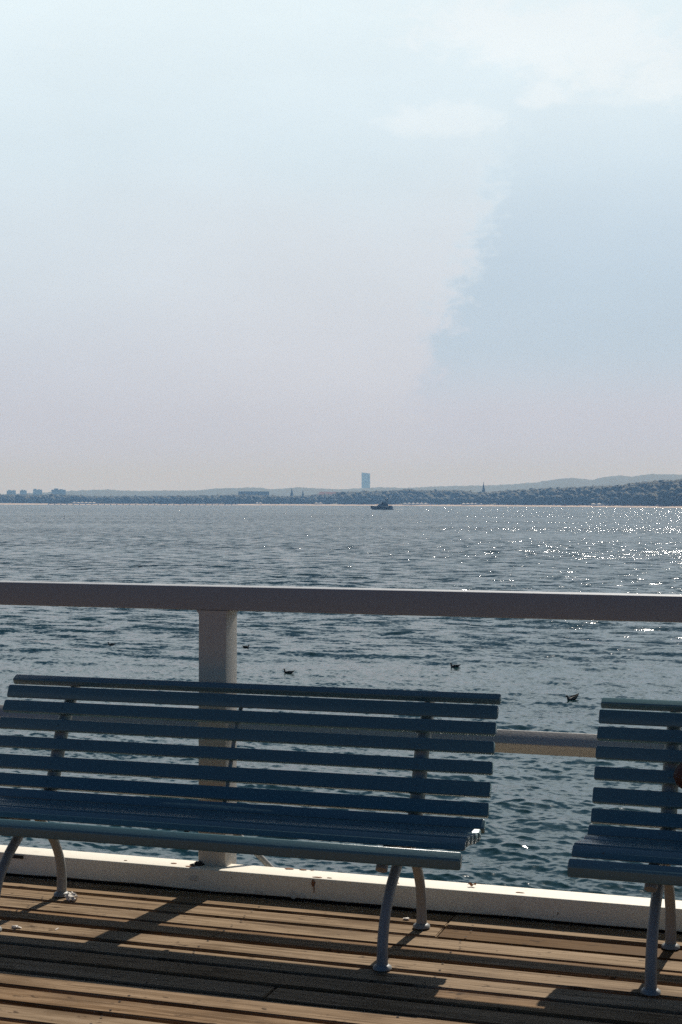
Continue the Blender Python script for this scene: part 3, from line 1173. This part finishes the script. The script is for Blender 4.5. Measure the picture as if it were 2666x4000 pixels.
bm = bmesh.new()
bm_lump(bm, (0, 0, .014), .021, (1.1, 1.0, .75), .9, 3, 4.2)
bm_lump(bm, (.006, -.016, .010), .012, (1.4, .9, .7), .9, 3, 6.2)
tag(new_obj('scrap_and_lit_foot', bm, M_scrap, loc=(-3.02, 5.655, 0)), 'crumpled pale scrap lying at the foot of the left rear bench leg', 'litter')
bm = bmesh.new()
bm_lump(bm, (0, 0, .006), .010, (2.0, .8, .5), .8, 2, 9.2)
tag(new_obj('scrap_and_lit_foot', bm, M_scrap, loc=(-3.02, 5.20, 0)), 'small pale lump standing for the sunlit foot of the left front bench leg', 'litter')  # pale lump for the sunlit foot plate, the light put into its colour
bm = bmesh.new()
bm_lump(bm, (0, 0, .004), .008, (1.7, .9, .5), .8, 2, 1.2)
tag(new_obj('pebble', bm, M_scrap, loc=(-1.62, 5.80, .001)), 'tiny pale pebble on the deck near the right rear bench leg', 'pebble')
bm = bmesh.new()
bm_box(bm, -.002, .002, -.013, .013, 0, .003)
tag(new_obj('cigarette_butt', bm, M_scrap, loc=(-2.86, 5.235, .001)), 'thin white cigarette butt on the sunlit board under the left bench', 'litter')
# dry curled leaf on the kerb
bm = bmesh.new()
N = 9
g = [[bm.verts.new((u * .034 - .017 + .004 * v * v, (v) * .010 * math.sin(math.pi * (u * .96 + .02)), .004 + .007 * v * v + .004 * math.sin(u * 9))) for v in (-1, -.5, 0, .5, 1)] for u in [k / N for k in range(N + 1)]]
for p_, q in zip(g, g[1:]):
    for k in range(4):
        bm.faces.new((p_[k], p_[k + 1], q[k + 1], q[k]))
bmesh.ops.solidify(bm, geom=bm.faces[:], thickness=.0008)
tag(new_obj('dry_leaf', bm, M_leaf, loc=(-1.403, 5.995, KZ)), 'small curled dry leaf on top of the white edge beam', 'leaf')

# ------------------------------------------------------------------ birds on the water
def make_bird():
    root = empty('water_bird', (0, 0, 0), '', 'bird', 'dark birds swimming off the pier')
    bm = bmesh.new()
    # one body from tail tip over the trunk and up the neck to the bill (facing -x)
    path = [(.215, 0, .095), (.165, 0, .068), (.10, 0, .045), (.02, 0, .032), (-.07, 0, .034), (-.125, 0, .055), (-.145, 0, .10), (-.150, 0, .142), (-.168, 0, .165), (-.195, 0, .160)]
    bm_sweep(bm, path, [.006, .028, .060, .074, .066, .046, .026, .025, .026, .014], [.005, .018, .042, .055, .054, .044, .027, .026, .024, .012], side=Vector((0, 1, 0)), seg=14)
    new_obj('body', bm, M_bird, root, 70)
    bm = bmesh.new()
    bm_sweep(bm, [(-.190, 0, .160), (-.215, 0, .156), (-.238, 0, .150)], [.009, .008, .003], [.008, .006, .002], side=Vector((0, 1, 0)), seg=8)
    new_obj('bill', bm, M_bill, root, 60)
    for s in (-1, 1):
        bm = bmesh.new()
        bm_sweep(bm, [(-.085, s * .058, .060), (-.02, s * .070, .070), (.07, s * .058, .078), (.15, s * .03, .092), (.235, s * .012, .118)], [.008, .012, .011, .007, .002],
                 [.020, .034, .030, .016, .004], side=Vector((0, 1, 0)), seg=10)
        new_obj('wing', bm, M_birdw, root, 60)
    return root


bird0 = make_bird()
BIRDS = [(1778, 2606, 1.0, 8, 'dark swimming bird with raised neck, right of the bench top centre'),
         (2239, 2732, 1.2, 28, 'dark swimming bird with lowered head, nearest the right bench'),
         (1128, 2630, .98, -12, 'dark swimming bird just above the bench top, right of the railing post'),
         (437, 2520, .86, 0, 'dark swimming bird left of the railing post'),
         (962, 2530, .85, 150, 'dark bird half behind a wave crest beside the railing post'),
         (548, 2216, 1.0, 20, 'farthest bird, a small dark speck above the top rail')]
for i, (x, y, s, rz, lab) in enumerate(BIRDS):
    o = bird0 if i == 0 else copy_tree(bird0)
    p = on_z(x, y, SEA_Z)
    for _ in range(3):
        p = on_z(x, y, sea_height(p))
    o.location = (p.x, p.y, p.z - .015 * s)
    o.scale = (s * .95,) * 3
    o.rotation_euler = (0, math.radians(-14) if i == 1 else 0, YAW + math.radians(rz))
    o['label'] = lab

# marker buoy far out
p = on_z(252, 2027, SEA_Z)
bu = empty('spar_buoy', (p.x, p.y, SEA_Z), 'thin white spar buoy far out on the left of the bay', 'buoy')
bm = bmesh.new(); bm_sweep(bm, [(0, 0, .3), (0, 0, .9), (0, 0, 1.5)], [.09, .075, .04], [.09, .075, .04], seg=10, smoothpath=False); new_obj('mast', bm, M_tent, bu, 50)
bm = bmesh.new(); bm_sweep(bm, [(0, 0, -.3), (0, 0, .1), (0, 0, .32)], [.26, .24, .1], [.26, .24, .1], seg=12, smoothpath=False); new_obj('float', bm, M_tent, bu, 50)

# ------------------------------------------------------------------ motor yacht
M_hull = plain('yacht_grey_superstructure', (.13, .135, .15), .35, .05, .3)
M_win = plain('yacht_tinted_glass', (.015, .017, .02), .15)
M_navy = plain('yacht_dark_hull', (.045, .05, .06), .3, .05, .3)


def make_yacht():
    p = on_z(1493, 1990.5, SEA_Z)
    root = empty('motor_yacht', (p.x, p.y, SEA_Z), 'dark motor yacht with flybridge and radar arch cruising off the far shore', 'yacht')
    root.rotation_euler.z = YAW - math.atan((1493 - 1333) / FPX) + math.radians(6)
    root.scale = (1, 1, 1.2)
    L = 19.5
    # hull: stations from bow (-x) to stern, each (x, half beam at deck, half beam at waterline, deck height)
    st = [(-9.9, .05, .02, 2.75), (-8.9, .9, .15, 2.65), (-7.2, 1.7, .8, 2.45), (-4.5, 2.35, 1.6, 2.25), (-1, 2.6, 2.2, 2.1), (3, 2.6, 2.35, 2.0), (7, 2.5, 2.35, 1.95), (9.2, 2.35, 2.2, 1.9)]
    bm = bmesh.new()
    rings = []
    for x, bd, bw, hz in st:
        xw = x + (1.9 if x < -8 else (1.0 if x < -6 else 0)) * .9
        rings.append([bm.verts.new(q) for q in ((xw, 0, -.7), (xw, -bw, -.1), (x * .99 + xw * .01, -(bd + bw) / 2, 1.1), (x, -bd, hz), (x, bd, hz), (x * .99 + xw * .01, (bd + bw) / 2, 1.1), (xw, bw, -.1))])
    for q, w_ in zip(rings, rings[1:]):
        for k in range(7):
            bm.faces.new((q[k], q[(k + 1) % 7], w_[(k + 1) % 7], w_[k]))
    bm.faces.new(rings[0]); bm.faces.new(rings[-1])
    hull = new_obj('hull', bm, M_navy, root, 35)
    for x in (-4.2, -1.6, 1.0, 3.6):
        bm = bmesh.new(); bm_box(bm, x, x + 1.2, -2.62, -2.50, 1.25, 1.62); new_obj('porthole', bm, M_win, hull)

    def wedge(bm, x0, x1, hw, z0, z1, rake0, rake1):
        P = []
        for s in (-1, 1):
            P += [(x0, s * hw, z0), (x1, s * hw, z0), (x1 - rake1, s * hw * .88, z1), (x0 + rake0, s * hw * .88, z1)]
        V = [bm.verts.new(q) for q in P]
        for f in ((0, 1, 2, 3), (7, 6, 5, 4), (0, 4, 5, 1), (1, 5, 6, 2), (2, 6, 7, 3), (3, 7, 4, 0)):
            bm.faces.new([V[k] for k in f])
    bm = bmesh.new(); wedge(bm, -5.4, 5.6, 2.0, 2.12, 4.1, 3.4, .6); cabin = new_obj('cabin', bm, M_hull, root)
    bm = bmesh.new(); wedge(bm, -4.2, 4.6, 2.02, 2.75, 3.6, 1.5, .3); new_obj('window', bm, M_win, cabin)
    bm = bmesh.new(); wedge(bm, -1.6, 7.4, 2.15, 4.12, 4.35, .5, .1); new_obj('flybridge_deck', bm, M_hull, root)
    bm = bmesh.new(); wedge(bm, -1.2, 3.6, 1.7, 4.37, 5.5, 1.4, .3); new_obj('flybridge', bm, M_navy, root)
    bm = bmesh.new(); wedge(bm, -.6, .9, 1.5, 5.52, 6.1, .9, .2); new_obj('windscreen', bm, M_win, root)
    bm = bmesh.new()
    for s in (-1, 1):
        bm_sweep(bm, [(4.6, s * 1.6, 4.37), (4.0, s * 1.5, 5.7), (3.6, s * 1.1, 6.6)], .14, .2, seg=8, smoothpath=False)
    bm_box(bm, 2.9, 4.3, -1.2, 1.2, 6.6, 6.85)
    arch = new_obj('radar_arch', bm, M_hull, root)
    for x in (3.0, 4.7):
        bm = bmesh.new(); bm_sweep(bm, [(x, 0, 6.87), (x, 0, 7.2), (x, 0, 7.75), (x, 0, 8.0)], [.3, .55, .5, .15], [.3, .55, .5, .15], seg=12, smoothpath=False)
        new_obj('radar_dome', bm, M_navy, arch, 50)
    bm = bmesh.new(); bm_sweep(bm, [(3.8, .4, 6.87), (4.0, .4, 9.3)], .05, .05, seg=6, smoothpath=False); new_obj('aerial', bm, M_navy, arch)
    bm = bmesh.new()
    for k in range(9):
        x = -9.4 + k * .75
        bm_sweep(bm, [(x, -1.0 - .16 * k, 2.5), (x, -1.0 - .16 * k, 3.35)], .03, .03, seg=6, smoothpath=False)
    bm_sweep(bm, [(-9.5, -.9, 3.35), (-3.3, -2.3, 3.35)], .04, .04, seg=6, smoothpath=False)
    new_obj('bow_rail', bm, M_steel, root)
    bm = bmesh.new(); bm_box(bm, 9.2, 10.4, -2.1, 2.1, .25, .55); new_obj('swim_platform', bm, M_hull, root)
    bm = bmesh.new(); wedge(bm, 5.7, 9.1, 2.3, 1.96, 2.9, .1, .5); new_obj('cockpit', bm, M_navy, root)

    bm = bmesh.new()
    for k in range(26):
        u = random.random()
        bm_lump(bm, (9.6 + u * 9, random.uniform(-1, 1) * (1.2 + u * 1.5), .06), random.uniform(.35, .9), (1.6, 1, .22), .5, 1, k * 1.3)
    for k in range(10):
        bm_lump(bm, (-7.5 + k * 1.1, -1.6 - k * .16, .05), random.uniform(.2, .45), (1.6, .8, .3), .5, 1, k * 2.3)
    new_obj('wake', bm, M_tent, root)


make_yacht()

# ------------------------------------------------------------------ air
bm = bmesh.new()
bm_box(bm, -9000, 9000, -600, 9000, SEA_Z - 3, 190)
m, t = material('sea_haze')
pv = t.n('ShaderNodeVolumePrincipled')
pv.inputs['Color'].default_value = (.31, .585, 1, 1)
pv.inputs['Absorption Color'].default_value = (1, 1, 1, 1)
pv.inputs['Density'].default_value = .00019
pv.inputs['Anisotropy'].default_value = .05
out = t.n('ShaderNodeOutputMaterial')
t.link(pv.outputs[0], out.inputs['Volume'])
hz = new_obj('haze', bm, m)
struct(hz, 'stuff')
